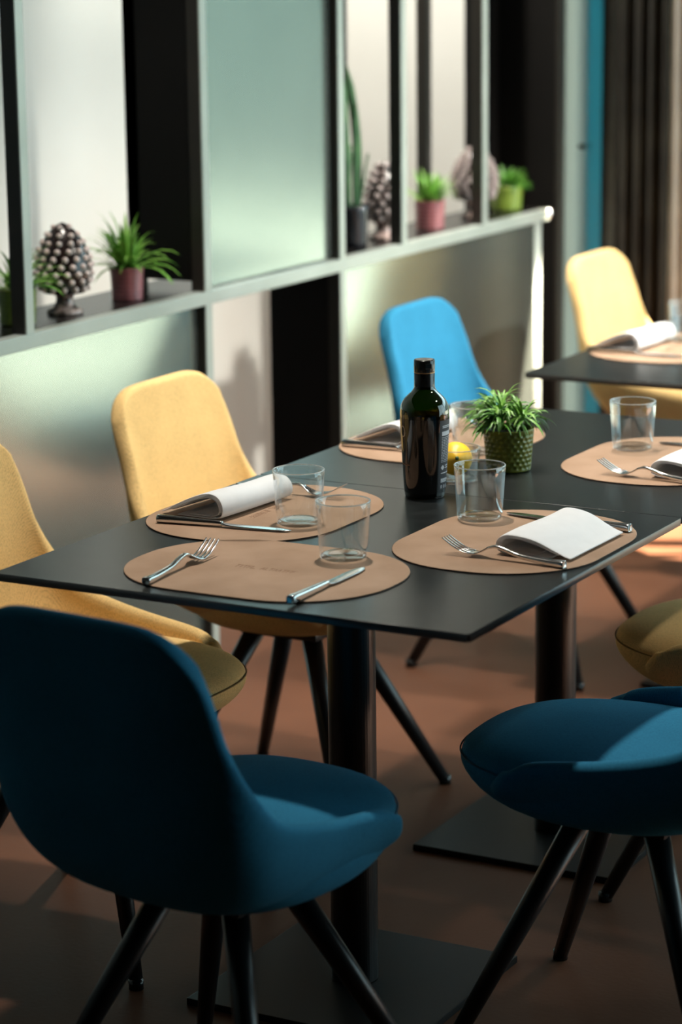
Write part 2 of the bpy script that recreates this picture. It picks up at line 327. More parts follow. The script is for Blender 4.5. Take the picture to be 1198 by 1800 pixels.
make_table((0.38, 3.1825, 0), 'black table end beyond the rearmost placemat, pushed against its neighbour by the pale yellow chair')

# ------------------------------------------------------------------ chairs
ST = [(.150, .428, .118, .438, .194), (.158, .410, .110, .468, .209), (.09, .394, .078, .490, .215), (0, .387, -.03, .508, .217), (-.10, .389, -.115, .527, .217),
      (-.18, .408, -.17, .549, .215), (-.235, .458, -.208, .590, .210), (-.264, .53, -.234, .632, .204), (-.280, .61, -.251, .670, .198),
      (-.292, .69, -.264, .708, .195), (-.302, .76, -.277, .742, .191), (-.312, .827, -.288, .768, .184)]
def make_chair(name, fab, seam):
    t = thing(name, 'chair', 'chair', (0, 0, 0), 0, 'upholstered dining chairs')
    S = crom(ST, 45); NU = 29; vs = []
    for cx, cz, ex, ez, w in S:
        for k in range(NU):
            u = -1 + 2 * k / (NU - 1); a = abs(u)
            tb = min(1, max(0, (cz - .42) / .30)); tb = tb * tb * (3 - 2 * tb)
            y = w * math.copysign((1 - tb) * math.sin(a * PI / 2) ** 0.92 + tb * a * (1.12 - 0.12 * a), u)
            b = a ** (2.6 + 2.6 * max(0, (cz - .6) / .227))
            vs.append((cx + (ex - cx) * b, y, cz + (ez - cz) * b))
    n = len(S); fs = [(i * NU + k, (i + 1) * NU + k, (i + 1) * NU + k + 1, i * NU + k + 1) for i in range(n - 1) for k in range(NU - 1)]
    o = link('seat_shell', mesh('seat_shell', vs, fs), fab, t, True); solid(o, 0.030, 0.0); subsurf(o, 1)
    # cushion
    def ring(z, s, xf, m=40):
        r = []
        for k in range(m):
            a = 2 * PI * k / m; c, sn = math.cos(a), math.sin(a)
            p = 2.6
            x = math.copysign(abs(c) ** (2 / p), c); y = math.copysign(abs(sn) ** (2 / p), sn)
            taper = 1 - 0.10 * max(0, x)
            xx = 0.035 + x * (xf - 0.035) if x > 0 else 0.035 + x * 0.245 * s
            r.append((xx, y * 0.217 * s * taper, z - 0.006 * (1 - x) * 0.5))
        return r
    prof = [(.378, .60, .125), (.384, .78, .170), (.397, .90, .210), (.414, .965, .241), (.434, .995, .258), (.446, 1.0, .263), (.4535, .992, .2615), (.457, .985, .2605), (.4605, .985, .2605), (.470, .955, .252), (.480, .87, .230), (.488, .72, .195), (.494, .45, .135), (.496, .14, .06)]
    o = link('seat_cushion', loft_me([ring(z, s, xf) for z, s, xf in prof]), fab, t, True); subsurf(o, 1)
    rr = [Vector(p) for p in ring(.457, .992, .2622, 64)]
    rr = [p for p in rr if p.x > 0.08]; rr.sort(key=lambda p: math.atan2(p.y, p.x - 0.03))
    link('seam', tube_me(rr, 0.0014, 6), seam, t, True)
    box('under_plate', -0.085, 0.085, -0.085, 0.085, 0.352, 0.372, 'leg', t, 0.008)
    for sx in (1, -1):
        for sy in (1, -1):
            a, b = Vector((0.058 * sx, 0.058 * sy, 0.366)), Vector((0.213 * sx, 0.213 * sy, 0.006))
            lg = link('leg', tube_me([a, a.lerp(b, .5), b], [.0205, .0165, .0122], 16), 'leg', t, True)
            c = b + (b - a).normalized() * -0.002
            link('foot_cap', tube_me([c + Vector((0, 0, .010)), Vector((c.x, c.y, 0.0005))], [.0124, .0124], 16), 'cap', lg, True)
    return t
ych = make_chair('upholstered_chair', 'mustard', 'seam_mustard')
bch = make_chair('upholstered_chair', 'blue', 'seam_blue')
def put(o, loc, deg, label): o.location = (loc[0], loc[1], 0); o.rotation_euler = (0, 0, math.radians(deg)); o['label'] = label
put(ych, (-0.13, 1.165), 0, 'mustard yellow chair with its whole backrest in view between the shelving and the left placemat')
put(bch, (0.472, -0.115), 84, 'dark blue chair seen from behind in the left foreground')
copy_tree(ych, (-0.12, 0.43, 0), math.radians(0), 'mustard yellow chair cut by the left picture edge behind the foreground blue chair')
copy_tree(ych, (0.834, 1.137, 0), PI, 'olive yellow chair seat at the right edge, just beyond the blue seat')
copy_tree(ych, (-0.14, 3.36, 0), 0, 'pale yellow chair at the rearmost table near the dark curtain')
copy_tree(bch, (0.87, 0.434, 0), PI, 'dark blue chair at lower right with its seat pointing at the table')
copy_tree(bch, (-0.15, 2.31, 0), 0, 'bright blue chair beside the shelving, behind the black bottle')

# ------------------------------------------------------------------ placemats
def mat_outline(a, b, r, n=14):
    pts = []
    for cx, cy, a0 in ((a - r, b - r, 0), (-a + r, b - r, PI / 2), (-a + r, -b + r, PI), (a - r, -b + r, 1.5 * PI)):
        for k in range(n + 1):
            t = a0 + PI / 2 * k / n; pts.append((cx + r * math.cos(t), cy + r * math.sin(t)))
    return pts
def make_mat():
    t = thing('placemat', 'placemat', 'placemat', (0, 0, 0), 0, 'tan leather placemats')
    P = mat_outline(0.219, 0.167, 0.155)
    link('leather_sheet', loft_me([[(x, y, 0.0004) for x, y in P], [(x, y, 0.0022) for x, y in P], [(x * .996, y * .995, 0.0027) for x, y in P]]), 'leather', t)
    link('cut_edge', loft_me([[(x * 1.0015, y * 1.002, 0.0003) for x, y in P], [(x * 1.0015, y * 1.002, 0.0019) for x, y in P]]), 'leather_edge', t)
    # embossed mark: a line of small stamped strokes, too fine to read in the photograph
    bm = bmesh.new(); rnd = random.Random(3); x = -0.052
    while x < 0.052:
        w = rnd.uniform(.004, .007)
        segs = rnd.choice([[(0, 0, 0, 1), (0, 1, 1, 1), (0, .5, .8, .5)], [(0, 0, .5, 1), (.5, 1, 1, 0)], [(0, 0, 0, 1), (0, 1, 1, 0), (1, 0, 1, 1)], [(0, 0, 0, 1), (0, 0, 1, 0)], [(0, 1, 1, 1), (.5, 0, .5, 1)]])
        for (x0, y0, x1, y1) in segs:
            p, q = Vector((x + x0 * w, -.006 + y0 * .012, 0)), Vector((x + x1 * w, -.006 + y1 * .012, 0)); d = (q - p).normalized() * .0007; nrm = Vector((-d.y, d.x, 0))
            vv = [bm.verts.new(c + Vector((0, 0, z))) for z in (.0024, .0029) for c in (p - d - nrm, q + d - nrm, q + d + nrm, p - d + nrm)]
            bm.faces.new(vv[4:]);
            for k in range(4): bm.faces.new((vv[k], vv[(k + 1) % 4], vv[4 + (k + 1) % 4], vv[4 + k]))
        x += w + .0022
        if -0.022 < x < -0.014: x += .008
    me = bpy.data.meshes.new('embossed_mark'); bm.to_mesh(me); bm.free(); link('embossed_mark', me, 'emboss', t)
    return t
TZ = 0.740
mat0 = make_mat(); mat0.location = (0.367, 0.193, TZ); mat0['label'] = 'tan placemat nearest the camera, with a fork and knife but no napkin'
copy_tree(mat0, (0.168, 0.536, TZ), -PI / 2, 'tan placemat on the left side of the nearest table, under a rolled napkin')
copy_tree(mat0, (0.626, 0.530, TZ), PI / 2, 'tan placemat on the right side of the nearest table, under the flat folded napkin')
copy_tree(mat0, (0.160, 1.215, TZ), -PI / 2, 'tan placemat behind the black bottle on the middle table')
copy_tree(mat0, (0.611, 1.218, TZ), PI / 2, 'tan placemat at the right edge on the middle table')
copy_tree(mat0, (0.150, 2.42, TZ), -PI / 2, 'tan placemat on the rearmost table at upper right')
MZ = TZ + 0.0028

# ------------------------------------------------------------------ cutlery
def strip(secs):
    secs = crom(secs, 6 * (len(secs) - 1) + 1)
    """secs: (x, half width, z mid, half thickness) along +x"""
    rings = []
    for x, w, z, h in secs:
        r = []
        for k in range(16):
            a = 2 * PI * k / 16; c, s = math.cos(a), math.sin(a)
            r.append((x, w * math.copysign(abs(c) ** .6, c), z + h * math.copysign(abs(s) ** .6, s)))
        rings.append(r)
    return loft_me(rings)
def make_fork():
    t = thing('fork', 'fork', 'fork', (0, 0, 0), 0, 'steel table forks')
    link('handle', strip([(0, .0058, .0055, .0044), (.002, .0072, .0055, .0055), (.03, .0066, .0058, .0048), (.075, .0048, .0095, .0036), (.10, .0040, .0160, .0030), (.118, .0040, .0190, .0026), (.132, .0046, .0155, .0020)]), 'steel', t, True)
    link('head', strip([(.130, .0048, .0162, .0019), (.138, .0086, .0115, .0015), (.146, .0116, .0076, .0013), (.154, .0130, .0056, .0012), (.162, .0132, .0056, .0012)]), 'steel', t, True)
    for k in range(4):
        y = (k - 1.5) * .0072
        sec = [(.160, .0021, .0056, .0012), (.175, .0019, .0085, .0011), (.190, .0017, .0150, .0010), (.207, .0012, .0250, .0008)]
        o = link('tine', strip(sec), 'steel', t, True); o.location = (0, y, 0)
    return t
def make_knife():
    t = thing('knife', 'knife', 'knife', (0, 0, 0), 0, 'steel table knives')
    link('handle', strip([(0, .0056, .0068, .0048), (.002, .0072, .0068, .0066), (.03, .0068, .0064, .0060), (.08, .0058, .0058, .0052), (.108, .0050, .0054, .0046), (.114, .0040, .0052, .0036)]), 'steel', t, True)
    link('blade', strip([(.112, .0038, .0050, .0030), (.120, .0072, .0042, .0016), (.14, .0090, .0036, .0010), (.19, .0096, .0030, .0008), (.215, .0080, .0026, .0007), (.228, .0045, .0024, .0006), (.233, .0012, .0023, .0005)]), 'steel', t, True)
    return t
def lay(o, butt, tip, label, first=[]):
    a = math.atan2(tip[1] - butt[1], tip[0] - butt[0]); loc = (butt[0], butt[1], MZ + 0.0004)
    if o.name not in first: first.append(o.name); o.location = loc; o.rotation_euler = (0, 0, a); o['label'] = label; return o
    return copy_tree(o, loc, a, label)
fk, kn = make_fork(), make_knife()
lay(fk, (0.256, 0.030), (0.246, 0.24), 'steel fork lying on the nearest placemat')
lay(fk, (0.770, 0.392), (0.553, 0.408), 'steel fork leaning beside the flat folded napkin on the right placemat')
lay(fk, (0.035, 0.664), (0.239, 0.674), 'steel fork at the far end of the rolled napkin, seen through a tumbler')
lay(fk, (0.752, 1.035), (0.537, 1.060), 'steel fork on the right placemat of the middle table')
lay(fk, (0.020, 1.345), (0.23, 1.35), 'steel fork on the placemat behind the bottle and herb pot')
lay(kn, (0.505, 0.024), (0.500, 0.27), 'steel knife lying on the nearest placemat')
lay(kn, (0.050, 0.388), (0.259, 0.418), 'steel knife in front of the rolled napkin on the left placemat')
lay(kn, (0.768, 0.655), (0.530, 0.690), 'steel knife behind the flat folded napkin on the right placemat')
lay(kn, (0.020, 1.078), (0.23, 1.085), 'steel knife left of the black bottle on the middle table')
lay(kn, (0.775, 1.360), (0.54, 1.350), 'steel knife at the right edge behind a tumbler on the middle table')
lay(kn, (0.000, 2.285), (0.23, 2.29), 'steel knife on the placemat of the rearmost table')

# ------------------------------------------------------------------ napkins (loosely folded, one rounded fold, open ends)
def make_napkin(seed, h, flat):
    t = thing('napkin', 'napkin', 'napkin', (0, 0, 0), 0, 'white cloth napkins')
    rnd = random.Random(seed)
    def sheet(prof, y0, y1, lift, name, th):
        P = crom(prof, 44); rows = 12; vs = []
        for j in range(rows + 1):
            f = j / rows; y = y0 + (y1 - y0) * f
            for (x, z) in P:
                k = 1 + 0.05 * math.sin(f * 5 + seed) - 0.10 * f * flat
                vs.append((x + 0.003 * math.sin(f * 4 + seed) * (x / .12), y + 0.006 * math.sin(x * 40 + seed) * (f - .5), lift + z * k))
        n = len(P); fs = [(j * n + i, j * n + i + 1, (j + 1) * n + i + 1, (j + 1) * n + i) for j in range(rows) for i in range(n - 1)]
        o = link(name, mesh(name, vs, fs), 'napkin', t, True); solid(o, th, 1.0 if False else 0.0); subsurf(o, 1); return o
    # outer layer: bottom edge, round fold at +x, back over the top to the flat edge at x=0
    outer = [(.030, .0032), (.060, .0030), (.095, .0030), (.114, .0060), (.121, h * .40), (.118, h * .75), (.106, h), (.085, h * 1.02), (.058, h * (.80 + .06 * flat)), (.030, h * (.48 - .0 * flat)), (.012, h * .24), (.000, .0045)]
    inner = [(.052, .0062), (.080, .0060), (.100, .0066), (.110, .0110), (.1130, h * .45), (.108, h * .74), (.098, h * .86), (.080, h * .85), (.056, h * .66), (.034, h * .40), (.020, h * .24)]
    sheet(outer, -.105, .105, .0, 'outer_fold', .0024)
    sheet(inner, -.1035, .104, .0, 'inner_fold', .0018)
    return t
def putn(o, loc, rz, label): o.location = (loc[0], loc[1], MZ); o.rotation_euler = (0, 0, rz); o['label'] = label; return o
n1 = putn(make_napkin(1, .040, 0), (0.033, 0.548), math.radians(-6), 'white napkin rolled into an open loop on the left placemat')
n2 = putn(make_napkin(4, .034, 1), (0.765, 0.532), math.radians(179), 'white flat folded napkin on the right placemat of the nearest table')
copy_tree(n1, (0.020, 1.215, MZ), math.radians(-4), 'white napkin left of the black bottle on the middle table')
copy_tree(n2, (0.765, 1.165, MZ), math.radians(180), 'white napkin cut by the right edge on the middle table')
copy_tree(n1, (-0.005, 2.420, MZ), math.radians(-4), 'white napkin rolled on the rearmost table by the pale yellow chair')

# ------------------------------------------------------------------ tumblers
def make_tumbler(h, rb, rt_):
    t = thing('tumbler', 'tumbler', 'tumbler', (0, 0, 0), 0, 'clear glass tumblers')
    pr = [(rb - .004, .0), (rb - .001, .0012), (rb, .004)]
    pr += [(rb + (rt_ - rb) * (k / 10) ** .8, .004 + (h - .004) * k / 10) for k in range(1, 11)]
    pr += [(rt_ - .0007, h + .0006), (rt_ - .0014, h)]
    pr += [(rb + (rt_ - rb) * (k / 10) ** .8 - .0014, .004 + (h - .004) * k / 10) for k in range(9, 0, -1)]
    link('wall', lathe_me(pr, 64), 'glass', t, True)
    link('rim', lathe_me([(rt_ + .0002 - .0011 + .0011 * math.cos(2 * PI * k / 10), h + .0011 * math.sin(2 * PI * k / 10)) for k in range(11)], 64), 'glass_rim', t, True)
    link('base', lathe_me([(.0005, .0003), (rb - .005, .0003), (rb - .0018, .003), (rb - .0018, .0062), (rb - .006, .0082), (rb - .015, .0072), (.0005, .0066)], 64), 'glass_base', t, True)
    return t
g0 = make_tumbler(.090, .0365, .0425)
def putg(loc, label, z=MZ): return copy_tree(g0, (loc[0], loc[1], z + .0003), 0, label)
g0.location = (0.440, 0.304, MZ + .0003); g0['label'] = 'clear tumbler on the nearest placemat beside the knife tip'
putg((0.264, 0.478), 'clear tumbler on the left placemat in front of the rolled napkin')
putg((0.512, 0.638), 'clear tumbler on the right placemat beside the flat folded napkin')
putg((0.516, 1.283), 'clear tumbler on the right placemat of the middle table')
putg((0.270, 1.119), 'clear tumbler between the black bottle and the herb pot', )
putg((0.145, 2.52), 'clear tumbler cut by the right edge on the rearmost table')
jar = make_tumbler(.060, .040, .0435); jar.name = 'low_tumbler'; jar.location = (0.341, 0.898, TZ + .0003); jar['label'] = 'low glass holding a lemon behind the bottle'; del jar['group']; jar['category'] = 'tumbler'

lem = thing('lemon', 'whole yellow lemon sitting in the low glass behind the bottle', 'lemon', (0.341, 0.898, TZ + 0.0090))
prof = [(.0005, -.042), (.006, -.040), (.010, -.035), (.020, -.026), (.028, -.012), (.0305, .002), (.028, .014), (.020, .027), (.010, .034), (.006, .038), (.0005, .040)]
lo = link('peel', lathe_me([(r, z) for r, z in prof], 32), 'lemon', lem, True); subsurf(lo, 1); lo.rotation_euler = (1.35, 0.15, 0.5); lo.location = (0, 0, .0315); lo.scale = (1, 1, .88)
sn = link('stem_scar', lathe_me([(.0005, .0385), (.003, .0395), (.0035, .041), (.0005, .042)], 12), 'leaf_dark', lem, True); sn.rotation_euler = (1.35, 0.15, 0.5); sn.location = (0, 0, .0315); sn.scale = (1, 1, .88)

# ------------------------------------------------------------------ oil bottle
BT = thing('oil_bottle', 'dark glass olive oil bottle with black cap standing on the nearest table', 'bottle', (0.347, 0.767, TZ))
BP = [(.0005, .0015), (.030, .0006), (.0335, .003), (.0348, .008), (.0374, .05), (.0402, .105), (.0418, .140), (.0418, .148), (.0405, .157), (.036, .167), (.029, .175), (.0225, .181), (.0185, .187), (.0172, .195), (.0172, .205)]
link('body', lathe_me(crom(BP, 60), 64), 'bottle', BT, True)
OP = [(.0005, .004), (.030, .004), (.0330, .009), (.0358, .05), (.0386, .105), (.0403, .140)]
link('oil', lathe_me(crom(OP, 30), 48, close_top=True), 'oil', BT, True)
CO = [(r + .0004, z) for r, z in crom(BP, 60) if .006 < z < .139]
link('black_coat', lathe_me(CO, 64), 'bottle_black', BT, True)
link('neck_sleeve', lathe_me([(.0176, .187), (.0176, .2135), (.0172, .2140)], 48), 'cap', BT, True)
link('neck_ring', lathe_me([(.0178, .2140), (.0180, .2146), (.0178, .2152)], 48), 'gold', BT, True)
cp = link('cap', lathe_me([(.0176, .2154), (.0178, .2165), (.0178, .2345), (.0172, .2362), (.0150, .2366), (.0005, .2362)], 48), 'cap', BT, True)
hb = box('cap_latch', .0165, .0195, -.006, .006, .222, .231, 'cap', cp, .001); hb.rotation_euler = (0, 0, math.radians(-42))
def rad(z):
    for (r0, z0), (r1, z1) in zip(BP, BP[1:]):
        if z0 <= z <= z1: return r0 + (r1 - r0) * (z - z0) / (z1 - z0)
    return .04
def wrap_patch(a0, a1, z0, z1, off, n=10):
    vs, fs = [], []
    for j in (0, 1, 2):
        z = z0 + (z1 - z0) * j / 2
        for k in range(n + 1):
            a = a0 + (a1 - a0) * k / n; r = rad(z) + off; vs.append((r * math.cos(a), r * math.sin(a), z))
    for j in (0, 1):
        for k in range(n): fs.append((j * (n + 1) + k, j * (n + 1) + k + 1, (j + 1) * (n + 1) + k + 1, (j + 1) * (n + 1) + k))
    return mesh('patch', vs, fs)
def join_me(ms):
    vs, fs = [], []
    for m in ms:
        b = len(vs); vs += [tuple(v.co) for v in m.vertices]; fs += [tuple(i + b for i in p.vertices) for p in m.polygons]
    return mesh('joined', vs, fs)
CAMA = math.atan2(CAM_POS.y - 0.767, CAM_POS.x - 0.347)      # direction the bottle shows to the room
la0 = CAMA + math.radians(38)
lb = link('label', wrap_patch(la0, la0 + math.radians(80), .016, .136, .0007, 16), 'label', BT, True)
rnd = random.Random(5); bars = []
def bar(d0, d1, z0, z1): bars.append(wrap_patch(la0 + math.radians(d0), la0 + math.radians(d1), z0, z1, .0010, 4))
bar(8, 60, .1255, .1270); bar(8, 56, .1230, .1242); bar(7, 60, .1095, .1170)
z = .1060
while z > .062:
    d = 7
    while d < 60:
        w = rnd.uniform(3, 9); bar(d, min(d + w, 62), z, z + .0011); d += w + 2
    z -= .0028
for k in range(8): bar(7 + 1.6 * k, 8.6 + 1.6 * k, .0545 - .004 * math.sin((k + .5) / 8 * PI), .0545 + .004 * math.sin((k + .5) / 8 * PI))
for zz, d1 in ((.0565, 44), (.0525, 40), (.0440, 48), (.0335, 40), (.0312, 46), (.0288, 36)): bar(24 if zz > .05 else 8, d1, zz, zz + .0016)
for d in (8, 20, 32): bar(d, d + 6, .0185, .0188); bar(d, d + 1.8, .0188, .0235); bar(d + 4.2, d + 6, .0188, .0235); bar(d, d + 6, .0233, .0238)
link('label_print', join_me(bars), 'print', BT, True)
# big pale letters "TO" running off the left side of the bottle
def ring_letter(ac, zc, ra, rz_, wd):
    vs, fs = [], []; n = 28
    for k in range(n):
        t = 2 * PI * k / n
        for s in (1, 1 - wd):
            a = ac + math.radians(ra) * s * math.cos(t); zz = zc + rz_ * (s if s == 1 else 1 - wd * .6) * math.sin(t); r = rad(zz) + .0009
            vs.append((r * math.cos(a), r * math.sin(a), zz))
    for k in range(n): k2 = (k + 1) % n; fs.append((2 * k, 2 * k2, 2 * k2 + 1, 2 * k + 1))
    return mesh('letter', vs, fs)
ac = CAMA - math.radians(62)
lt = [ring_letter(ac, .1165, 10, .0098, .30),
      wrap_patch(ac - math.radians(33), ac - math.radians(14), .1245, .1263, .0009), wrap_patch(ac - math.radians(25), ac - math.radians(22), .1067, .1245, .0009)]
link('lettering', join_me(lt), 'print_tan', BT, True)
sm = [wrap_patch(CAMA - math.radians(a + 4), CAMA - math.radians(a), .0585, .0605, .0009, 3) for a in range(42, 78, 6)]
link('small_lettering', join_me(sm), 'emboss', BT, True)

# ------------------------------------------------------------------ plants and pots
def blades_me(n, hmin, hmax, spread, w, seed, droop=1.0, r0=.02, zc=0.0, up=0.0):
    rnd = random.Random(seed); vs, fs = [], []
    for i in range(n):
        az = rnd.uniform(0, 2 * PI); el = rnd.uniform(.25, 1.45); L = rnd.uniform(hmin, hmax); ww = w * rnd.uniform(.7, 1.2)
        r = rnd.uniform(0, r0); p = Vector((r * math.cos(az), r * math.sin(az), zc + rnd.uniform(0, up))); d = Vector((math.cos(az) * math.cos(el) * spread, math.sin(az) * math.cos(el) * spread, math.sin(el))).normalized()
        side = Vector((-math.sin(az), math.cos(az), 0)); b = len(vs); K = 6
        for k in range(K + 1):
            f = k / K; wd = ww * (math.sin(PI * min(1, f * .85 + .15)) * .9 + .08) if f < 1 else ww * .05
            nv = side.cross(d).normalized()
            vs += [p - side * wd / 2, p + nv * wd * -.15, p + side * wd / 2]
            d = (d + Vector((0, 0, -droop * .33 * f))).normalized(); p = p + d * (L / K)
        for k in range(K):
            a = b + 3 * k; fs += [(a, a + 1, a + 4, a + 3), (a + 1, a + 2, a + 5, a + 4)]
    return mesh('blades', vs, fs)
def bushy_me(stems, per, lmin, lmax, w, seed, zc, rs, hs):
    rnd = random.Random(seed); vs, fs = [], []
    for s_ in range(stems):
        az0 = rnd.uniform(0, 2 * PI); rr = rs * math.sqrt(rnd.random()); base = Vector((rr * math.cos(az0), rr * math.sin(az0), zc + rnd.uniform(.1, 1) * hs * (1 - .55 * rr / rs)))
        for i in range(per):
            az = rnd.uniform(0, 2 * PI); az = az0 + (az - az0) * rnd.uniform(.35, 1); el = rnd.uniform(-.1, 1.15); L = rnd.uniform(lmin, lmax); ww = w * rnd.uniform(.7, 1.25); p = base.copy()
            d = Vector((math.cos(az) * math.cos(el), math.sin(az) * math.cos(el), math.sin(el))); side = Vector((-math.sin(az), math.cos(az), rnd.uniform(-.4, .4))).normalized(); b = len(vs); K = 6
            for k in range(K + 1):
                f = k / K; wd = ww * (.25 + 1.5 * f * (1 - f) * 2 * (1 - .35 * f)) if f < 1 else ww * .04
                nv = side.cross(d).normalized(); vs += [p - side * wd / 2, p - nv * wd * .16, p + side * wd / 2]
                d = (d + Vector((0, 0, -.46 * f - .05))).normalized(); p = p + d * (L / K)
            for k in range(K): a = b + 3 * k; fs += [(a, a + 1, a + 4, a + 3), (a + 1, a + 2, a + 5, a + 4)]
    return mesh('leaves', vs, fs)
def dimpled_pot_me(rb, rt_, h, rows, cols, depth, nseg=144, nz=48):
    vs, fs = [], []
    for j in range(nz + 1):
        z = h * j / nz; r = rb + (rt_ - rb) * j / nz
        if j == 0: r -= .0025
        for k in range(nseg):
            a = 2 * PI * k / nseg; d = 0
            if .06 < j / nz < .94:
                v = (j / nz - .06) / .88 * rows; row = int(v); u = a / (2 * PI) * cols + (.5 if row % 2 else 0)
                du, dv = (u % 1) - .5, (v % 1) - .5; q = 1 - 4.2 * (du * du + dv * dv)
                d = depth * max(0, q)
            vs.append(((r - d) * math.cos(a), (r - d) * math.sin(a), z))
    for j in range(nz):
        for k in range(nseg):
            k2 = (k + 1) % nseg; fs.append((j * nseg + k, j * nseg + k2, (j + 1) * nseg + k2, (j + 1) * nseg + k))
    b = len(vs); t = nz * nseg
    for rr, z in ((rt_ - .004, h), (rt_ - .005, h - .015)):
        for k in range(nseg): a = 2 * PI * k / nseg; vs.append((rr * math.cos(a), rr * math.sin(a), z))
    for k in range(nseg):
        k2 = (k + 1) % nseg; fs += [(t + k, t + k2, b + k2, b + k), (b + k, b + k2, b + nseg + k2, b + nseg + k)]
    fs.append(tuple(reversed(range(nseg))))
    return mesh('pot', vs, fs)
def ridged_pot_me(rb, rt_, h, ridges, depth):
    pr = [(rb - .003, 0)]
    n = ridges * 8
    for k in range(n + 1): f = k / n; pr.append((rb + (rt_ - rb) * f - depth * (.5 - .5 * math.cos(f * ridges * 2 * PI)) * (1 if .05 < f < .9 else 0), .001 + (h - .001) * f))
    pr += [(rt_ - .004, h), (rt_ - .005, h - .012)]
    return lathe_me(pr, 56, close_bot=True)
def potted(name, label, loc, pot_me, pot_mat, rt_, h, leaf_me, leaf_mat, group=None, rz=0):
    t = thing(name, label, 'potted plant', loc, rz, group)
    link('pot', pot_me, pot_mat, t, True)
    link('soil', lathe_me([(.0005, h - .010), (rt_ * .6, h - .009), (rt_ - .005, h - .012)], 32), 'soil', t, True)
    f = link('foliage', leaf_me, leaf_mat, t, True); f['kind'] = 'stuff'; return t
pt = potted('potted_herb', 'bushy green herb in a dimpled olive green pot on the middle table', (0.382, 1.03, TZ + .0003),
            dimpled_pot_me(.0400, .0455, .076, 8, 24, .0024), 'pot_green', .0455, .076, bushy_me(20, 12, .040, .072, .0062, 11, .078, .036, .044), 'leaf')
f2 = link('foliage', bushy_me(9, 11, .038, .066, .0058, 12, .086, .030, .048), 'leaf_light', pt, True); f2['kind'] = 'stuff'
SZ = RZ1 + .0004; SX = -0.81
potted('potted_fern', 'spider plant in a green pot half hidden by the leftmost shelf post', (SX, 1.215, SZ), dimpled_pot_me(.036, .040, .075, 7, 20, .0015, 80, 28), 'pot_lime', .040, .075, blades_me(60, .07, .12, 1.0, .009, 21, 1.5, .018, .07), 'leaf_light', 'shelf plants')
potted('potted_fern', 'spider plant in a ridged pink pot beside the black and white pinecone', (SX, 1.625, SZ), ridged_pot_me(.034, .0375, .070, 7, .0012), 'pot_pink', .0375, .070, blades_me(70, .08, .15, 1.0, .011, 23, 1.5, .018, .064), 'leaf_light', 'shelf plants')
potted('potted_fern', 'short grassy plant in a pink pot on the shelf between two pinecones', (SX, 3.10, SZ), ridged_pot_me(.038, .041, .075, 7, .0012), 'pot_pink', .041, .075, blades_me(70, .06, .10, .6, .010, 27, .8, .020, .068), 'leaf_light', 'shelf plants')
potted('potted_fern', 'low leafy plant in a green pot at the far end of the shelf', (SX, 3.585, SZ), ridged_pot_me(.042, .046, .070, 1, .0), 'pot_lime', .046, .070, blades_me(90, .05, .075, 1.0, .012, 31, 1.2, .028, .062), 'leaf', 'shelf plants')
# snake plant
sp = thing('snake_plant', 'tall snake plant with upright spear leaves in a dark pot on the shelf', 'potted plant', (SX + .005, 2.655, SZ), 0, 'shelf plants')
link('pot', ridged_pot_me(.036, .042, .105, 1, 0), 'pot_dark', sp, True)
link('soil', lathe_me([(.0005, .095), (.025, .096), (.037, .093)], 24), 'soil', sp, True)
for k, (dx, dy, tx, ty, H, w) in enumerate([(-.004, -.014, -.012, -.034, .365, .030), (.004, .020, -.004, -.022, .375, .026), (.006, .004, .012, .0, .27, .026), (-.012, -.006, -.03, .05, .16, .022), (.012, .012, .02, .05, .14, .020)]):
    vs, fs = [], []; K = 12
    for i in range(K + 1):
        f = i / K; wd = w * (0.55 + 1.2 * f - 1.0 * f * f) * (1 if f < .85 else max(.03, (1 - f) / .15)); bow = (.0, .026, .004, .0, .0)[k] * math.sin(f * PI)
        c = Vector((dx + (tx - dx) * f, dy + (ty - dy) * f + bow, .09 + H * f)); ang = .35 + .25 * f + .3 * k
        s = Vector((math.cos(ang), math.sin(ang), 0)); nn = Vector((-s.y, s.x, 0))
        vs += [c - s * wd / 2, c + nn * .004, c + s * wd / 2, c - nn * .003]
    for i in range(K):
        a = 4 * i; fs += [(a, a + 1, a + 5, a + 4), (a + 1, a + 2, a + 6, a + 5), (a + 2, a + 3, a + 7, a + 6), (a + 3, a, a + 4, a + 7)]
    link('leaf', mesh('leaf', vs, fs), 'leaf_dark', sp, True)

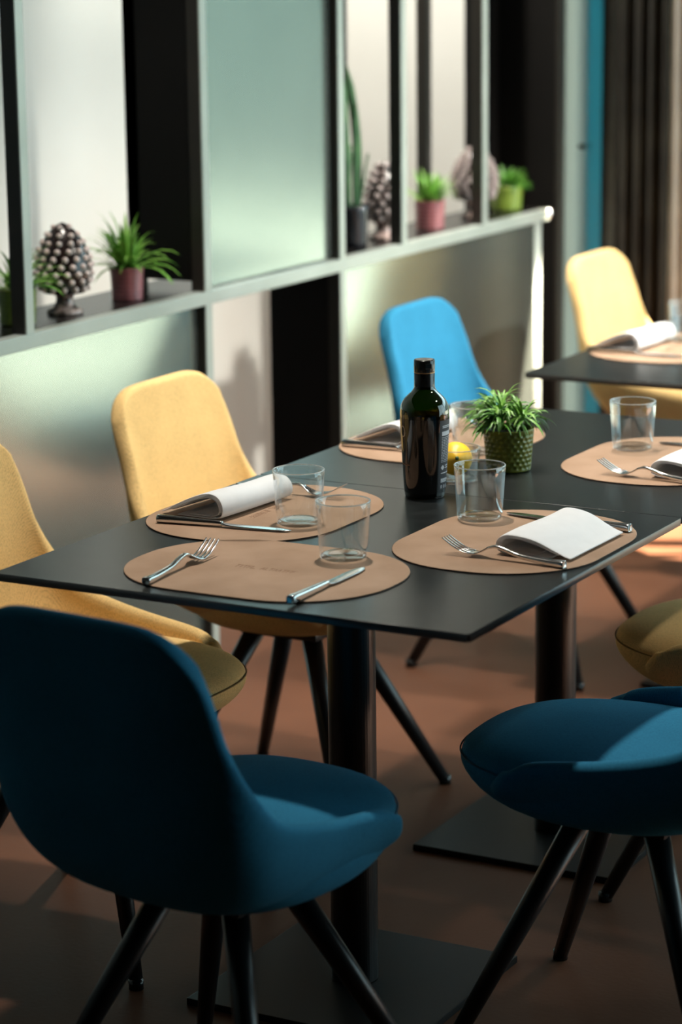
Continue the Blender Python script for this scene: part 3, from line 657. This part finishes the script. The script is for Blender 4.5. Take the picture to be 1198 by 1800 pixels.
# ------------------------------------------------------------------ ceramic pinecones
def scale_me(kind):
    if kind == 'bead': pr = [(.0064, -.003), (.0060, .0015), (.0048, .0044), (.0026, .0060), (.0004, .0066)]
    else: pr = [(.0086, -.003), (.0082, .002), (.0066, .0058), (.0040, .0082), (.0004, .0092)]
    me = lathe_me(pr, 10)
    for v in me.vertices: v.co.y *= 1.15 if v.co.y > 0 else .85
    return me
SCALES = {'bead': scale_me('bead'), 'petal': scale_me('petal')}
def make_cone(label, loc, h, rmax, kind, body_mat, scale_mat, rows, foot_h, tilt=0):
    t = thing('ceramic_pinecone', label, 'pinecone ornament', loc, tilt, 'ceramic pinecones')
    link('foot', lathe_me(crom([(.0005, .0), (.034, .0), (.038, .004), (.035, .010), (.022, .018), (.018, foot_h * .75), (.024, foot_h), (.022, foot_h + .004), (.0005, foot_h + .005)], 40), 40), 'cone_foot', t, True)
    def R(f): return rmax * (math.sin(PI * min(1, .16 + .84 * f) ** .85)) ** .62 if f < 1 else 0
    pr = [(max(.0005, R(i / 24)), foot_h + (h - foot_h) * i / 24) for i in range(25)]
    link('body', lathe_me(pr, 40), body_mat, t, True)
    me = SCALES[kind].copy(); me.materials.append(M[scale_mat])
    for p in me.polygons: p.use_smooth = True
    for j in range(rows):
        f = (j + .6) / (rows + .25); r = R(f); z = foot_h + (h - foot_h) * f
        pit = .0245 if kind == 'bead' else .0235
        n = max(3, int(round(2 * PI * r / pit)))
        dr = (R(min(.999, f + .02)) - R(f - .02)) / (.04 * (h - foot_h)); sc = .82 + .25 * min(1, r / rmax)
        for k in range(n):
            a = 2 * PI * (k + (.5 if j % 2 else 0)) / n
            nv = Vector((math.cos(a), math.sin(a), -dr)).normalized()
            o = link('scale', me, None, t)
            zq = nv.to_track_quat('Z', 'Y'); o.rotation_euler = zq.to_euler(); o.location = (r * math.cos(a), r * math.sin(a), z); o.scale = (sc, sc, sc)
    return t
make_cone('black ceramic pinecone with pale studs on the shelf beside a pink pot', (SX, 1.385, SZ), .192, .059, 'bead', 'cone_dark', 'cone_pale', 9, .045)
make_cone('taupe ceramic pinecone next to the tall snake plant', (SX, 2.83, SZ), .20, .043, 'petal', 'cone_dark', 'cone_taupe', 8, .045)
make_cone('taupe ceramic pinecone crossed by a shelf post near the far end', (SX, 3.375, SZ), .195, .060, 'petal', 'cone_dark', 'cone_taupe', 9, .050)

# ------------------------------------------------------------------ ceiling spotlights (warm lamps above the tables, plus added unseen ones)
def spotlight(loc, aim, power, label, cone=62):
    t = thing('ceiling_spotlight', label, 'spotlight', (loc[0], loc[1], CEIL), 0, 'ceiling spotlights')
    link('canopy', lathe_me([(.001, 0), (.05, 0), (.05, -.02), (.001, -.02)], 24), 'leg', t, True)
    link('can', lathe_me([(.001, -.022), (.035, -.022), (.035, -.14), (.031, -.14), (.031, -.10), (.001, -.10)], 24), 'leg', t, True)
    l = bpy.data.lights.new('spot_lamp', 'SPOT'); l.energy = power; l.color = (1.0, 0.93, 0.82); l.spot_size = math.radians(cone); l.spot_blend = 0.6; l.shadow_soft_size = .06
    o = bpy.data.objects.new('spot_lamp', l); COL.objects.link(o); o.parent = t; o.location = (0, 0, -.13)
    d = Vector(aim) - Vector((loc[0], loc[1], CEIL - .13)); o.rotation_euler = d.to_track_quat('-Z', 'Y').to_euler()
spotlight((0.17, 0.80), (0.2, 0.8, 0.0), 200, 'black ceiling spotlight straight above the nearest table')
spotlight((0.17, 1.75), (0.2, 1.75, 0.0), 200, 'black ceiling spotlight straight above the middle table')
spotlight((0.17, 2.90), (0.2, 2.9, 0.0), 215, 'black ceiling spotlight straight above the rearmost table')
spotlight((1.90, 1.70), (-0.2, 1.5, 0.7), 75, 'black ceiling spotlight right of the middle table')
spotlight((1.90, 3.50), (-0.3, 2.95, 0.65), 900, 'added unseen spotlight standing in for daylight right of the rearmost table', 46)  # added lamp, replaces daylight on the rear chairs
spotlight((-1.30, 3.00), (-1.5, 3.8, 1.0), 280, 'added unseen spotlight brightening the white wall behind the far shelving', 100)  # added out of view to brighten the wall seen through the cells
spotlight((-0.55, 1.15), (-0.82, 1.5, 0.95), 110, 'added unseen spotlight brightening the left end of the shelving', 40)  # added lamp to lift the ornaments on the left of the shelf
spotlight((-0.55, 2.75), (-0.82, 3.1, 0.95), 110, 'added unseen spotlight brightening the far end of the shelving', 40)  # same added lamp for the far shelf ornaments
